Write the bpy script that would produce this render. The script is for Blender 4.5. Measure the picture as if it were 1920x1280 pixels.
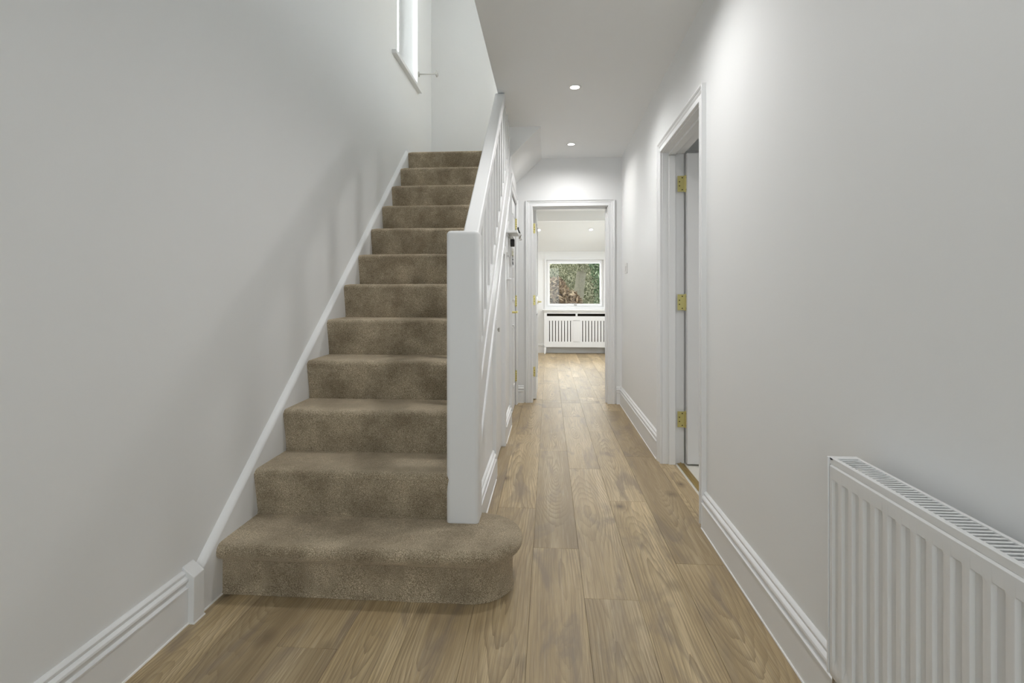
import bpy, bmesh, math, random
from mathutils import Vector, Matrix

for o in list(bpy.data.objects):
    bpy.data.objects.remove(o, do_unlink=True)
C = bpy.context.scene.collection
SC = bpy.context.scene
PI = math.pi
R = random.Random(7)

# ------------------------------------------------------------------ camera
cd = bpy.data.cameras.new('camera'); cam = bpy.data.objects.new('camera', cd); C.objects.link(cam)
cd.sensor_width = 36.0; cd.lens = 970.0/1920*36
cd.shift_y = -85.0/1920
cd.clip_start = .02; cd.clip_end = 200
cam.location = (0, 0, 1.065)
cam.rotation_euler = (PI/2, 0, math.atan(69/970.0))
SC.camera = cam

# ------------------------------------------------------------------ view, world
SC.view_settings.view_transform = 'Standard'
SC.view_settings.look = 'None'
SC.view_settings.exposure = 0.0
SC.view_settings.gamma = 1.0
SC.view_settings.use_curve_mapping = False
SC.cycles.max_bounces = 12
SC.cycles.diffuse_bounces = 8
SC.cycles.sample_clamp_indirect = 4.0
w = bpy.data.worlds.new('world'); SC.world = w; w.use_nodes = True
bg = w.node_tree.nodes['Background']
bg.inputs[0].default_value = (.93, .965, 1.0, 1); bg.inputs[1].default_value = 2.8

def area(name, loc, rot, sx, sy, power, col=(1, 1, 1)):
    l = bpy.data.lights.new(name, 'AREA'); l.shape = 'RECTANGLE'; l.size = sx; l.size_y = sy
    l.energy = power; l.color = col
    o = bpy.data.objects.new(name, l); C.objects.link(o); o.location = loc; o.rotation_euler = rot
    return o
DAY = (.975, .985, 1.0)
# unseen fill, set outside an added glazed front door behind the camera
area('front_fill', (-.25, -1.95, 1.35), (PI/2, 0, 0), 1.5, 1.9, 10, DAY)
# daylight through the stair window
area('stair_window_daylight', (-1.85, 4.1, 3.7), (0, -PI/2, 0), 2.0, 1.7, 800, DAY)
# daylight through the kitchen window
area('kitchen_window_daylight', (.49, 10.05, 1.4), (-PI/2, 0, 0), .95, .75, 22, DAY)
# unseen fill brightening the kitchen, outside side doors added on the right
area('kitchen_side_fill', (2.85, 8.1, 1.15), (0, PI/2, 0), 2.0, 1.8, 62, DAY)

SPOT_W = 36.0
WARM = (1.0, .988, .973)

# ------------------------------------------------------------------ materials
def mat(name, col=(.8, .8, .8), rough=.5, metal=0., spec=.5):
    m = bpy.data.materials.new(name); m.use_nodes = True
    b = m.node_tree.nodes['Principled BSDF']
    b.inputs['Base Color'].default_value = (*col, 1); b.inputs['Roughness'].default_value = rough
    b.inputs['Metallic'].default_value = metal
    b.inputs['Specular IOR Level'].default_value = spec
    return m
def nodes(m): return m.node_tree.nodes, m.node_tree.links, m.node_tree.nodes['Principled BSDF']
def add_bump(m, scale, strength, dist=.001, detail=3):
    N, L, b = nodes(m)
    tc = N.new('ShaderNodeTexCoord'); n = N.new('ShaderNodeTexNoise'); bp = N.new('ShaderNodeBump')
    n.inputs['Scale'].default_value = scale; n.inputs['Detail'].default_value = detail
    bp.inputs['Strength'].default_value = strength; bp.inputs['Distance'].default_value = dist
    L.new(tc.outputs['Object'], n.inputs['Vector']); L.new(n.outputs['Fac'], bp.inputs['Height']); L.new(bp.outputs['Normal'], b.inputs['Normal'])
    return m
def tint_noise(m, c1, c2, scale):
    N, L, b = nodes(m)
    tc = N.new('ShaderNodeTexCoord'); n = N.new('ShaderNodeTexNoise'); r = N.new('ShaderNodeMix'); r.data_type = 'RGBA'
    n.inputs['Scale'].default_value = scale; n.inputs['Detail'].default_value = 2
    r.inputs[6].default_value = (*c1, 1); r.inputs[7].default_value = (*c2, 1)
    L.new(tc.outputs['Object'], n.inputs['Vector']); L.new(n.outputs['Fac'], r.inputs[0]); L.new(r.outputs[2], b.inputs['Base Color'])
    return m
M = {}
M['wall'] = add_bump(tint_noise(mat('wall_paint', rough=.75, spec=.25), (.79, .797, .80), (.81, .817, .82), 1.1), 220, .12, .0006)
M['ceil'] = add_bump(tint_noise(mat('ceiling_paint', rough=.9, spec=.15), (.845, .855, .86), (.86, .87, .875), 1.3), 160, .08, .0006)
M['trim'] = add_bump(tint_noise(mat('satin_white_paint', rough=.42, spec=.45), (.79, .797, .805), (.81, .817, .825), 3), 60, .04, .0006)
M['caulk'] = add_bump(mat('white_caulk', (.88, .88, .87), .5), 300, .1)
M['enamel'] = add_bump(mat('radiator_enamel', (.78, .785, .79), .28), 40, .02)
M['upvc'] = add_bump(mat('white_upvc', (.85, .86, .87), .25), 40, .02)
M['brass'] = add_bump(mat('polished_brass', (.74, .66, .28), .32, 1.0), 400, .05)
M['brassd'] = add_bump(mat('threshold_brass', (.50, .36, .13), .35, 1.0), 300, .1)
M['screw'] = add_bump(mat('screw_head', (.12, .09, .03), .5, .8), 400, .1)
M['steel'] = add_bump(mat('satin_steel', (.42, .41, .38), .35, 1.0), 500, .05)
M['dark'] = add_bump(mat('black_plastic', (.012, .012, .013), .4), 300, .1)
M['gap'] = add_bump(mat('gap_shade', (.06, .05, .035), .9), 100, .1)  # near-black colour standing in for shade behind the cover slats
M['plate'] = add_bump(mat('white_plastic', (.72, .72, .715), .4), 100, .02)
M['tile'] = add_bump(tint_noise(mat('cream_tile', rough=.4), (.62, .60, .53), (.70, .68, .62), 6), 60, .1)
M['subfloor'] = add_bump(mat('floor_joint', (.20, .15, .09), .9), 100, .2)
M['pale'] = add_bump(mat('new_white_tag', (.7, .69, .68), .5), 200, .05)
M['keym'] = add_bump(mat('key_metal', (.36, .34, .22), .35, 1.0), 300, .1)

def emis(name, col, s):
    m = bpy.data.materials.new(name); m.use_nodes = True
    N = m.node_tree.nodes; N.clear(); e = N.new('ShaderNodeEmission'); o = N.new('ShaderNodeOutputMaterial')
    e.inputs[0].default_value = (*col, 1); e.inputs[1].default_value = s
    m.node_tree.links.new(e.outputs[0], o.inputs[0]); return m
M['led'] = emis('led_lens', (1, .98, .95), 14)

def glass():
    m = bpy.data.materials.new('window_glass'); m.use_nodes = True
    N = m.node_tree.nodes; L = m.node_tree.links; N.clear()
    o = N.new('ShaderNodeOutputMaterial'); t = N.new('ShaderNodeBsdfTransparent'); g = N.new('ShaderNodeBsdfGlossy')
    f = N.new('ShaderNodeFresnel'); mx = N.new('ShaderNodeMixShader'); f.inputs[0].default_value = 1.45
    g.inputs['Roughness'].default_value = .02; t.inputs[0].default_value = (.94, .96, .95, 1)
    L.new(f.outputs[0], mx.inputs[0]); L.new(t.outputs[0], mx.inputs[1]); L.new(g.outputs[0], mx.inputs[2]); L.new(mx.outputs[0], o.inputs[0])
    return m
M['glass'] = glass()

def math_node(N, L, op, a, b=None, clamp=False):
    n = N.new('ShaderNodeMath'); n.operation = op; n.use_clamp = clamp
    for i, v in enumerate((a, b)):
        if v is None: continue
        if isinstance(v, (int, float)): n.inputs[i].default_value = v
        else: L.new(v, n.inputs[i])
    return n.outputs[0]
def ramp(N, L, fac, stops):
    r = N.new('ShaderNodeValToRGB'); L.new(fac, r.inputs[0])
    e = r.color_ramp.elements
    while len(e) < len(stops): e.new(.5)
    for i, (p, c) in enumerate(stops):
        e[i].position = p; e[i].color = (*c, 1) if len(c) == 3 else c
    return r.outputs[0]
def mixc(N, L, fac, a, b, mode='MIX'):
    r = N.new('ShaderNodeMix'); r.data_type = 'RGBA'; r.blend_type = mode
    if isinstance(fac, (int, float)): r.inputs[0].default_value = fac
    else: L.new(fac, r.inputs[0])
    for i, v in ((6, a), (7, b)):
        if isinstance(v, tuple): r.inputs[i].default_value = (*v, 1)
        else: L.new(v, r.inputs[i])
    return r.outputs[2]

def oak():
    m = mat('oak_laminate', rough=.42, spec=.4); N, L, b = nodes(m)
    tc = N.new('ShaderNodeTexCoord'); oi = N.new('ShaderNodeObjectInfo')
    rnd = oi.outputs['Random']
    off = N.new('ShaderNodeCombineXYZ')
    L.new(math_node(N, L, 'MULTIPLY', rnd, 37.3), off.inputs[0]); L.new(math_node(N, L, 'MULTIPLY', rnd, 91.7), off.inputs[1])
    L.new(math_node(N, L, 'MULTIPLY', rnd, 53.1), off.inputs[2])
    def noise(sx, sy, scale, detail=2, rough=.5, dist=0.):
        mp = N.new('ShaderNodeMapping'); mp.inputs['Scale'].default_value = (sx, sy, 1)
        L.new(tc.outputs['Object'], mp.inputs[0])
        ad = N.new('ShaderNodeVectorMath'); ad.operation = 'ADD'; L.new(mp.outputs[0], ad.inputs[0]); L.new(off.outputs[0], ad.inputs[1])
        n = N.new('ShaderNodeTexNoise'); n.inputs['Scale'].default_value = scale; n.inputs['Detail'].default_value = detail
        n.inputs['Roughness'].default_value = rough; n.inputs['Distortion'].default_value = dist
        L.new(ad.outputs[0], n.inputs['Vector']); return n.outputs['Fac']
    sep = N.new('ShaderNodeSeparateXYZ'); L.new(tc.outputs['Object'], sep.inputs[0])
    # a plane cut through tapering growth rings: cathedral arches along the board
    cx = math_node(N, L, 'ADD', sep.outputs[0], math_node(N, L, 'MULTIPLY', math_node(N, L, 'SUBTRACT', noise(1, .5, 1.0, 1), .5), .13))
    dep = math_node(N, L, 'MULTIPLY', math_node(N, L, 'SUBTRACT', noise(.5, .5, 1.4, 1), .42), .42)
    r2 = math_node(N, L, 'ADD', math_node(N, L, 'MULTIPLY', cx, cx), math_node(N, L, 'MULTIPLY', dep, dep))
    rr = math_node(N, L, 'SQRT', r2)
    wob = math_node(N, L, 'MULTIPLY', noise(6, .55, 3.0, 3, .5), .026)
    rr = math_node(N, L, 'ADD', rr, wob)
    fr = math_node(N, L, 'FRACT', math_node(N, L, 'MULTIPLY', rr, 110))
    line = math_node(N, L, 'POWER', fr, 2.4)
    amp = math_node(N, L, 'MULTIPLY', line, ramp(N, L, noise(3, 1, 1.7, 1), [(.33, (.2,)*3), (.58, (1,)*3)]))
    base = ramp(N, L, noise(5, .4, 1.7, 3), [(.3, (.335, .250, .142)), (.52, (.445, .342, .200)), (.70, (.58, .465, .295))])
    tone = ramp(N, L, rnd, [(0, (.80, .80, .81)), (.5, (1, 1, 1)), (1, (1.15, 1.15, 1.13))])
    col = mixc(N, L, 1.0, base, tone, 'MULTIPLY')
    col = mixc(N, L, math_node(N, L, 'MULTIPLY', amp, .80), col, (.215, .155, .085))
    fine = noise(330, 5, 1.0, 2, .6)
    col = mixc(N, L, ramp(N, L, fine, [(.36, (.6,)*3), (.54, (0,)*3)]), col, (.24, .17, .095))
    fine2 = noise(120, 3, 1.3, 2, .6)
    col = mixc(N, L, ramp(N, L, fine2, [(.55, (0,)*3), (.75, (.30,)*3)]), col, (.60, .52, .38))
    # smoky clouds and knots
    sm = noise(5, 1.3, 1.6, 4, .6, .8)
    col = mixc(N, L, ramp(N, L, sm, [(.53, (0,)*3), (.68, (.66,)*3)]), col, (.215, .168, .125))
    mpv = N.new('ShaderNodeMapping'); mpv.inputs['Scale'].default_value = (1.0, .62, 1)
    L.new(tc.outputs['Object'], mpv.inputs[0])
    av = N.new('ShaderNodeVectorMath'); av.operation = 'ADD'; L.new(mpv.outputs[0], av.inputs[0]); L.new(off.outputs[0], av.inputs[1])
    v = N.new('ShaderNodeTexVoronoi'); v.inputs['Scale'].default_value = 4.2; L.new(av.outputs[0], v.inputs['Vector'])
    vd = math_node(N, L, 'ADD', v.outputs['Distance'], math_node(N, L, 'MULTIPLY', math_node(N, L, 'SUBTRACT', noise(14, 9, 1.5, 2), .5), .10))
    col = mixc(N, L, ramp(N, L, vd, [(.03, (.9,)*3), (.07, (.5,)*3), (.17, (0,)*3)]), col, (.11, .078, .05))
    L.new(col, b.inputs['Base Color'])
    rgh = N.new('ShaderNodeMapRange'); L.new(fine, rgh.inputs[0]); rgh.inputs[3].default_value = .36; rgh.inputs[4].default_value = .55
    L.new(rgh.outputs[0], b.inputs['Roughness'])
    bp = N.new('ShaderNodeBump'); bp.inputs['Strength'].default_value = .25; bp.inputs['Distance'].default_value = .0006
    L.new(fine, bp.inputs['Height']); L.new(bp.outputs[0], b.inputs['Normal'])
    return m
M['oak'] = oak()

def carpet():
    m = mat('taupe_carpet', rough=.95, spec=.1); N, L, b = nodes(m)
    tc = N.new('ShaderNodeTexCoord')
    geo = N.new('ShaderNodeNewGeometry')
    def noise(scale, detail=2, rough=.5):
        n = N.new('ShaderNodeTexNoise'); n.inputs['Scale'].default_value = scale; n.inputs['Detail'].default_value = detail
        n.inputs['Roughness'].default_value = rough; L.new(geo.outputs['Position'], n.inputs['Vector']); return n.outputs['Fac']
    f = noise(420, 2, .7)
    col = ramp(N, L, f, [(.34, (.12, .092, .056)), (.5, (.335, .272, .19)), (.66, (.74, .64, .485))])
    big = noise(6.5, 3, .55)
    col = mixc(N, L, 1.0, col, ramp(N, L, big, [(.36, (.72, .70, .67)), (.5, (.98, .98, .97)), (.62, (1.2, 1.21, 1.21))]), 'MULTIPLY')
    L.new(col, b.inputs['Base Color'])
    b.inputs['Sheen Weight'].default_value = .9; b.inputs['Sheen Roughness'].default_value = .5
    b.inputs['Sheen Tint'].default_value = (.80, .68, .52, 1)
    bp = N.new('ShaderNodeBump'); bp.inputs['Strength'].default_value = .9; bp.inputs['Distance'].default_value = .004
    L.new(f, bp.inputs['Height'])
    bp2 = N.new('ShaderNodeBump'); bp2.inputs['Strength'].default_value = .5; bp2.inputs['Distance'].default_value = .01
    L.new(noise(28, 2), bp2.inputs['Height']); L.new(bp2.outputs[0], bp.inputs['Normal'])
    L.new(bp.outputs[0], b.inputs['Normal'])
    return m
M['carpet'] = carpet()

def leafmat(name, c1, c2, c3):
    m = mat(name, rough=.6, spec=.3); N, L, b = nodes(m)
    g = N.new('ShaderNodeNewGeometry')
    col = ramp(N, L, g.outputs['Random Per Island'], [(0, c1), (.55, c2), (1, c3)])
    L.new(col, b.inputs['Base Color']); return m
M['leaf_dark'] = leafmat('evergreen_leaf', (.04, .08, .03), (.12, .2, .09), (.45, .52, .34))
M['leaf_pale'] = leafmat('pale_leaf', (.13, .14, .08), (.34, .34, .21), (.66, .61, .44))
M['twig_brown'] = leafmat('brown_twig', (.14, .09, .055), (.32, .22, .14), (.55, .43, .29))
M['bark'] = add_bump(tint_noise(mat('bark', rough=.9), (.16, .14, .10), (.36, .33, .25), 30), 60, .8, .01)
M['grass'] = add_bump(tint_noise(mat('lawn', rough=.95), (.05, .08, .025), (.14, .16, .06), 9), 90, .8, .01)
M['stone'] = add_bump(tint_noise(mat('pinkish_stone', rough=.9), (.40, .36, .37), (.55, .52, .52), 12), 40, .4, .01)

# ------------------------------------------------------------------ mesh helpers
def NB(): return bmesh.new()
def box(bm, a, b):
    x0, x1 = sorted((a[0], b[0])); y0, y1 = sorted((a[1], b[1])); z0, z1 = sorted((a[2], b[2]))
    v = [bm.verts.new(p) for p in ((x0,y0,z0),(x1,y0,z0),(x1,y1,z0),(x0,y1,z0),(x0,y0,z1),(x1,y0,z1),(x1,y1,z1),(x0,y1,z1))]
    for f in ((3,2,1,0),(4,5,6,7),(0,1,5,4),(1,2,6,5),(2,3,7,6),(3,0,4,7)): bm.faces.new([v[i] for i in f])
    return v
def prism(bm, pts0, pts1):
    a = [bm.verts.new(p) for p in pts0]; b = [bm.verts.new(p) for p in pts1]; n = len(a)
    bm.faces.new(a); bm.faces.new(b[::-1])
    for i in range(n): bm.faces.new((a[i], b[i], b[(i+1) % n], a[(i+1) % n]))
def ext_x(bm, yz, x0, x1): prism(bm, [(x0, y, z) for y, z in yz], [(x1, y, z) for y, z in yz])
def ext_z(bm, xy, z0, z1): prism(bm, [(x, y, z0) for x, y in xy], [(x, y, z1) for x, y in xy])
def sweep(bm, prof, p0, p1, out):
    """profile (d, z) with d measured along `out`, swept from p0 to p1"""
    q = lambda p: [(p[0]+out[0]*d, p[1]+out[1]*d, p[2]+z) for d, z in prof]
    prism(bm, q(p0), q(p1))
def cyl(bm, p0, p1, r0, r1=None, n=16):
    r1 = r0 if r1 is None else r1
    p0, p1 = Vector(p0), Vector(p1); d = (p1-p0).normalized()
    u = d.orthogonal().normalized(); v = d.cross(u)
    P = lambda p, r: [tuple(p + u*(r*math.cos(2*PI*i/n)) + v*(r*math.sin(2*PI*i/n))) for i in range(n)]
    prism(bm, P(p0, r0), P(p1, r1))
def lathe(bm, prof, o, axis='z', n=32):
    rings = []
    for r, h in prof:
        ring = []
        for i in range(n):
            a = 2*PI*i/n; x, y = r*math.cos(a), r*math.sin(a)
            p = {'z': (x, y, h), 'x': (h, x, y), 'y': (x, h, y)}[axis]
            ring.append(bm.verts.new((o[0]+p[0], o[1]+p[1], o[2]+p[2])))
        rings.append(ring)
    for a, b in zip(rings, rings[1:]):
        for i in range(n): bm.faces.new((a[i], a[(i+1) % n], b[(i+1) % n], b[i]))
    bm.faces.new(rings[0][::-1]); bm.faces.new(rings[-1])
def tube(bm, pts, r, n=8):
    pts = [Vector(p) for p in pts]; rings = []
    up = None
    for i, p in enumerate(pts):
        d = (pts[min(i+1, len(pts)-1)] - pts[max(i-1, 0)]).normalized()
        up = d.orthogonal().normalized() if up is None else (up - d*up.dot(d)).normalized()
        v = d.cross(up)
        rings.append([bm.verts.new(p + up*(r*math.cos(2*PI*k/n)) + v*(r*math.sin(2*PI*k/n))) for k in range(n)])
    for a, b in zip(rings, rings[1:]):
        for k in range(n): bm.faces.new((a[k], a[(k+1) % n], b[(k+1) % n], b[k]))
    bm.faces.new(rings[0][::-1]); bm.faces.new(rings[-1])

def wloc(o):
    v = Vector((0, 0, 0))
    while o: v += o.location; o = o.parent
    return v
def obj(name, bm, m, parent=None, bevel=0, seg=2, smooth=False, origin=None, angle=35):
    bmesh.ops.recalc_face_normals(bm, faces=bm.faces)
    base = wloc(parent) if parent else Vector((0, 0, 0))
    if origin is not None:
        org = Vector(origin)
    else:
        org = base
        if parent is None:
            vs = [v.co for v in bm.verts]
            org = Vector(((min(v.x for v in vs)+max(v.x for v in vs))/2, (min(v.y for v in vs)+max(v.y for v in vs))/2, min(v.z for v in vs)))
    bmesh.ops.translate(bm, verts=bm.verts, vec=-org)
    me = bpy.data.meshes.new(name); bm.to_mesh(me); bm.free()
    me.materials.append(M[m] if isinstance(m, str) else m)
    o = bpy.data.objects.new(name, me); C.objects.link(o)
    o.location = org - base
    if parent: o.parent = parent
    if bevel:
        b = o.modifiers.new('bevel', 'BEVEL'); b.width = bevel; b.segments = seg; b.limit_method = 'ANGLE'; b.angle_limit = math.radians(30)
        b.harden_normals = False
    if smooth or bevel:
        for p in me.polygons: p.use_smooth = True
        me.set_sharp_from_angle(angle=math.radians(angle)) if hasattr(me, 'set_sharp_from_angle') else None
    return o
def empty(name, loc):
    o = bpy.data.objects.new(name, None); C.objects.link(o); o.location = loc; o.empty_display_size = .1; return o
def tag(o, label=None, cat=None, group=None, kind=None):
    if label: o['label'] = label
    if cat: o['category'] = cat
    if group: o['group'] = group
    if kind: o['kind'] = kind
    return o
def struct(o, label, cat):
    return tag(o, label, cat, kind='structure')
def bx(name, a, b, m, parent=None, bevel=0, **k):
    bm = NB(); box(bm, a, b); return obj(name, bm, m, parent, bevel, **k)

# ------------------------------------------------------------------ setting constants
XL, XR = -1.19, .72          # hall wall faces
ZC = 2.44                    # hall ceiling
YB = -1.75                   # front wall (behind camera)
YD = 5.18                    # wall with the kitchen doorway
G, RI, R2, Z1 = .2253, .18854, 1.997, .19067    # stair going, rise, second riser, first tread height
SL = RI/G
def Zt(k): return Z1 + RI*(k-1)
def Yr(k): return R2 + G*(k-2)

# ------------------------------------------------------------------ floor with planks
floor = empty('floor', (0, 0, 0)); struct(floor, 'oak laminate plank floor running from the hall into the kitchen', 'floor')
bm = NB(); box(bm, (XL-.03, YB, -.03), (.84, YD+.13, -.004)); box(bm, (-1.7, YD+.13, -.03), (2.75, 9.80, -.004)); obj('underlay', bm, 'subfloor', floor)
PW, PL = .1903, 1.38
joint = {0: 2.194, 1: 1.838, 2: 2.72, 3: 2.102, -1: 2.60, -2: 2.28, -3: 1.10, -4: 1.52, -5: 2.55, -6: 1.9}
gap = .0007
def plank(x0, x1, y0, y1):
    bm = NB()
    x0 += gap/2; x1 -= gap/2; y0 += gap/2; y1 -= gap/2
    c = .0007; zt, zb = 0, -.008
    lo = [(x0, y0, zb), (x1, y0, zb), (x1, y1, zb), (x0, y1, zb)]
    mi = [(x, y, zt-c) for x, y, _ in lo]
    up = [(x0+c, y0+c, zt), (x1-c, y0+c, zt), (x1-c, y1-c, zt), (x0+c, y1-c, zt)]
    L0, L1, L2 = [[bm.verts.new(p) for p in r] for r in (lo, mi, up)]
    for a, b in ((L0, L1), (L1, L2)):
        for i in range(4): bm.faces.new((a[i], a[(i+1) % 4], b[(i+1) % 4], b[i]))
    bm.faces.new(L2)
    obj('plank', bm, 'oak', floor, origin=((x0+x1)/2, (y0+y1)/2, 0))
def strips(xa, xb, ya, yb):
    k = math.floor((xa + .0655)/PW)
    while -.0655 + PW*k < xb:
        x0 = max(xa, -.0655 + PW*k); x1 = min(xb, -.0655 + PW*(k+1))
        if x1 - x0 > .012:
            j = joint.get(k, (k*.47) % 1.38)
            n0 = math.floor((ya-j)/PL)
            while True:
                y0 = max(ya, j + PL*n0); y1 = min(yb, j + PL*(n0+1)); n0 += 1
                if y0 >= yb: break
                if y1 - y0 > .02: plank(x0, x1, y0, y1)
        k += 1
strips(XL, XR, YB, YD)
strips(XR, .80, 2.50, 3.37)            # runs into the right doorway
strips(-.20, .62, YD, YD+.13)          # kitchen doorway
strips(-1.7, 2.7, YD+.13, 9.76)

# ------------------------------------------------------------------ walls
WT = 5.05
bm = NB()
box(bm, (XL-.23, YB, -.03), (XL, 4.0, WT)); box(bm, (XL-.23, 4.63, -.03), (XL, 5.18, WT))
box(bm, (XL-.23, 4.0, -.03), (XL, 4.63, 2.945)); box(bm, (XL-.23, 4.0, 4.25), (XL, 4.63, WT))
struct(obj('wall_left', bm, 'wall'), 'tall plain white wall rising beside the stairs', 'wall')
bm = NB()
DY0, DY1, DZ = 2.50, 3.37, 1.985
box(bm, (XR, YB, -.03), (.86, DY0, ZC+.02)); box(bm, (XR, DY1, -.03), (.86, YD+.13, ZC+.02)); box(bm, (XR, DY0, DZ), (.86, DY1, ZC+.02))
struct(obj('wall_right', bm, 'wall'), 'plain white hall wall on the right with a doorway', 'wall')
KX0, KX1, KZ = -.185, .605, 1.975
bm = NB()
box(bm, (XL-.23, YD, -.03), (KX0, YD+.13, 2.64)); box(bm, (KX1, YD, -.03), (XR, YD+.13, 2.64)); box(bm, (KX0, YD, KZ), (KX1, YD+.13, 2.64))
struct(obj('wall_end', bm, 'wall'), 'white wall at the hall end around the kitchen doorway', 'wall')
bm = NB(); box(bm, (XL-.23, YD, 2.64), (1.5, YD+.13, WT)); struct(obj('wall_stairwell', bm, 'wall'), 'white back wall of the stairwell above the top steps', 'wall')
# front wall behind the camera with an opening for the added glazed door
bm = NB(); box(bm, (XL-.23, YB-.15, -.03), (-1.0, YB, WT)); box(bm, (.5, YB-.15, -.03), (.86, YB, WT)); box(bm, (-1.0, YB-.15, 2.3), (.5, YB, WT))
struct(obj('wall_front', bm, 'wall'), 'white front wall around the added glazed entrance behind the camera', 'wall')
fd = empty('door_1', (-.25, YB-.08, 0)); struct(fd, 'unseen glazed entrance door added behind the camera to let light in', 'door')
bm = NB()
for a, b in (((-1.0, 0), (-.92, 2.3)), ((.42, 0), (.5, 2.3)), ((-.4, 0), (-.32, 2.3)), ((-.92, 2.22), (.42, 2.3)), ((-.92, 0), (.42, .35))):
    box(bm, (a[0], YB-.11, a[1]), (b[0], YB-.05, b[1]))
obj('door_frame', bm, 'trim', fd)
bx('door_glass', (-.92, YB-.085, .35), (.42, YB-.079, 2.22), 'glass', fd)

# ceiling of the hall with chamfered soffit below the winding top of the stairs
bm = NB()
XE = -.345
box(bm, (XE, 2.2, ZC), (.86, 4.22, 2.64)); box(bm, (-.07, 4.22, ZC), (.86, YD+.05, 2.64)); box(bm, (XL-.02, YB-.1, ZC), (.86, .55, 2.64)); box(bm, (XE, .55, ZC), (.86, 2.2, 2.64))
struct(obj('ceiling_hall', bm, 'ceil'), 'flat white hall ceiling with recessed downlights', 'ceiling')
bm = NB()
prism(bm, [(-.07, 4.22, ZC), (-.345, 4.22, 2.175), (-.345, 4.22, 2.20), (-.07, 4.22, 2.465)], [(-.07, YD, ZC), (-.345, YD, 2.175), (-.345, YD, 2.20), (-.07, YD, 2.465)])
prism(bm, [(-.06, 4.20, ZC+.005), (-.345, 4.20, ZC+.005), (-.345, 4.20, 2.165)], [(-.06, 4.235, ZC+.005), (-.345, 4.235, ZC+.005), (-.345, 4.235, 2.165)])
struct(obj('ceiling_soffit', bm, 'ceil'), 'sloped white soffit cutting the hall ceiling corner under the upper stairs', 'soffit')
bm = NB(); box(bm, (XL-.23, YB-.15, WT), (1.55, YD+.13, WT+.1)); struct(obj('ceiling_upper', bm, 'ceil'), 'upper ceiling above the stairwell', 'ceiling')
bm = NB(); box(bm, (1.5, YB-.15, 2.64), (1.6, YD+.13, WT)); struct(obj('wall_landing', bm, 'wall'), 'white wall of the upper landing', 'wall')

# right room (through the open door): pale tiled floor and plain shell
bm = NB(); box(bm, (.80, 1.6, -.03), (3.0, 5.0, -.002)); struct(obj('floor_side', bm, 'tile'), 'cream tiled floor beyond the brass threshold on the right', 'floor')
bm = NB(); box(bm, (3.0, 1.6, -.03), (3.1, 5.0, 2.5)); box(bm, (.86, 1.5, -.03), (3.0, 1.6, 2.5)); box(bm, (.86, 5.0, -.03), (3.0, 5.1, 2.5))
struct(obj('wall_side', bm, 'wall'), 'plain white walls of the side room', 'wall')
bm = NB(); box(bm, (.86, 1.5, 2.44), (3.1, 5.1, 2.52)); struct(obj('ceiling_side', bm, 'ceil'), 'white ceiling of the side room', 'ceiling')

# kitchen shell
KB = 9.764
WX0, WX1, WZ0, WZ1 = -.045, 1.02, .86, 1.745    # window opening
bm = NB()
box(bm, (-1.75, KB, -.03), (WX0, KB+.2, 2.5)); box(bm, (WX1, KB, -.03), (2.75, KB+.2, 2.5))
box(bm, (WX0, KB, -.03), (WX1, KB+.2, WZ0)); box(bm, (WX0, KB, WZ1), (WX1, KB+.2, 2.5))
struct(obj('wall_kitchen_back', bm, 'wall'), 'white kitchen wall around the garden window', 'wall')
bm = NB(); box(bm, (-1.75, YD+.13, -.03), (-1.65, KB, 2.5)); struct(obj('wall_kitchen_left', bm, 'wall'), 'white left wall of the kitchen', 'wall')
bm = NB(); box(bm, (2.65, YD+.13, -.03), (2.75, 7.0, 2.5)); box(bm, (2.65, 9.2, -.03), (2.75, KB, 2.5)); box(bm, (2.65, 7.0, 2.15), (2.75, 9.2, 2.5))
struct(obj('wall_kitchen_right', bm, 'wall'), 'white right wall of the kitchen with a wide unseen opening added to let light in', 'wall')
pd = empty('added_patio_glazing', (2.7, 8.1, 0)); struct(pd, 'wide unseen patio doors added at the right to light the kitchen', 'door')  # invented glazing out of view, there to admit the kitchen fill
bm = NB()
for y in (7.0, 8.06, 9.12): box(bm, (2.67, y, 0), (2.73, y+.08, 2.15))
box(bm, (2.67, 7.0, 2.07), (2.73, 9.2, 2.15)); box(bm, (2.67, 7.0, 0), (2.73, 9.2, .1)); obj('door_frame', bm, 'upvc', pd)
bx('door_glass', (2.695, 7.08, .1), (2.70, 9.12, 2.07), 'glass', pd)
bm = NB()
box(bm, (-1.75, YD+.1, ZC), (2.75, 8.44, ZC+.12)); box(bm, (-1.75, 8.40, 2.28), (2.75, 8.56, ZC+.1))
ext_x(bm, [(8.5, 2.28), (KB+.1, 1.875), (KB+.1, 2.0), (8.5, 2.40)], -1.75, 2.75)
struct(obj('ceiling_kitchen', bm, 'ceil'), 'white kitchen ceiling with a boxed beam and a slope down to the window', 'ceiling')
bm = NB()
box(bm, (XL-.23, YD+.13, -.03), (-1.65, YD+.2, 2.5)); box(bm, (XR, YD+.06, -.03), (2.75, YD+.13, 2.5)); box(bm, (-1.75, YD+.06, -.03), (XL, YD+.13, 2.5))
struct(obj('wall_kitchen_front', bm, 'wall'), 'white front wall of the kitchen', 'wall')

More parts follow.
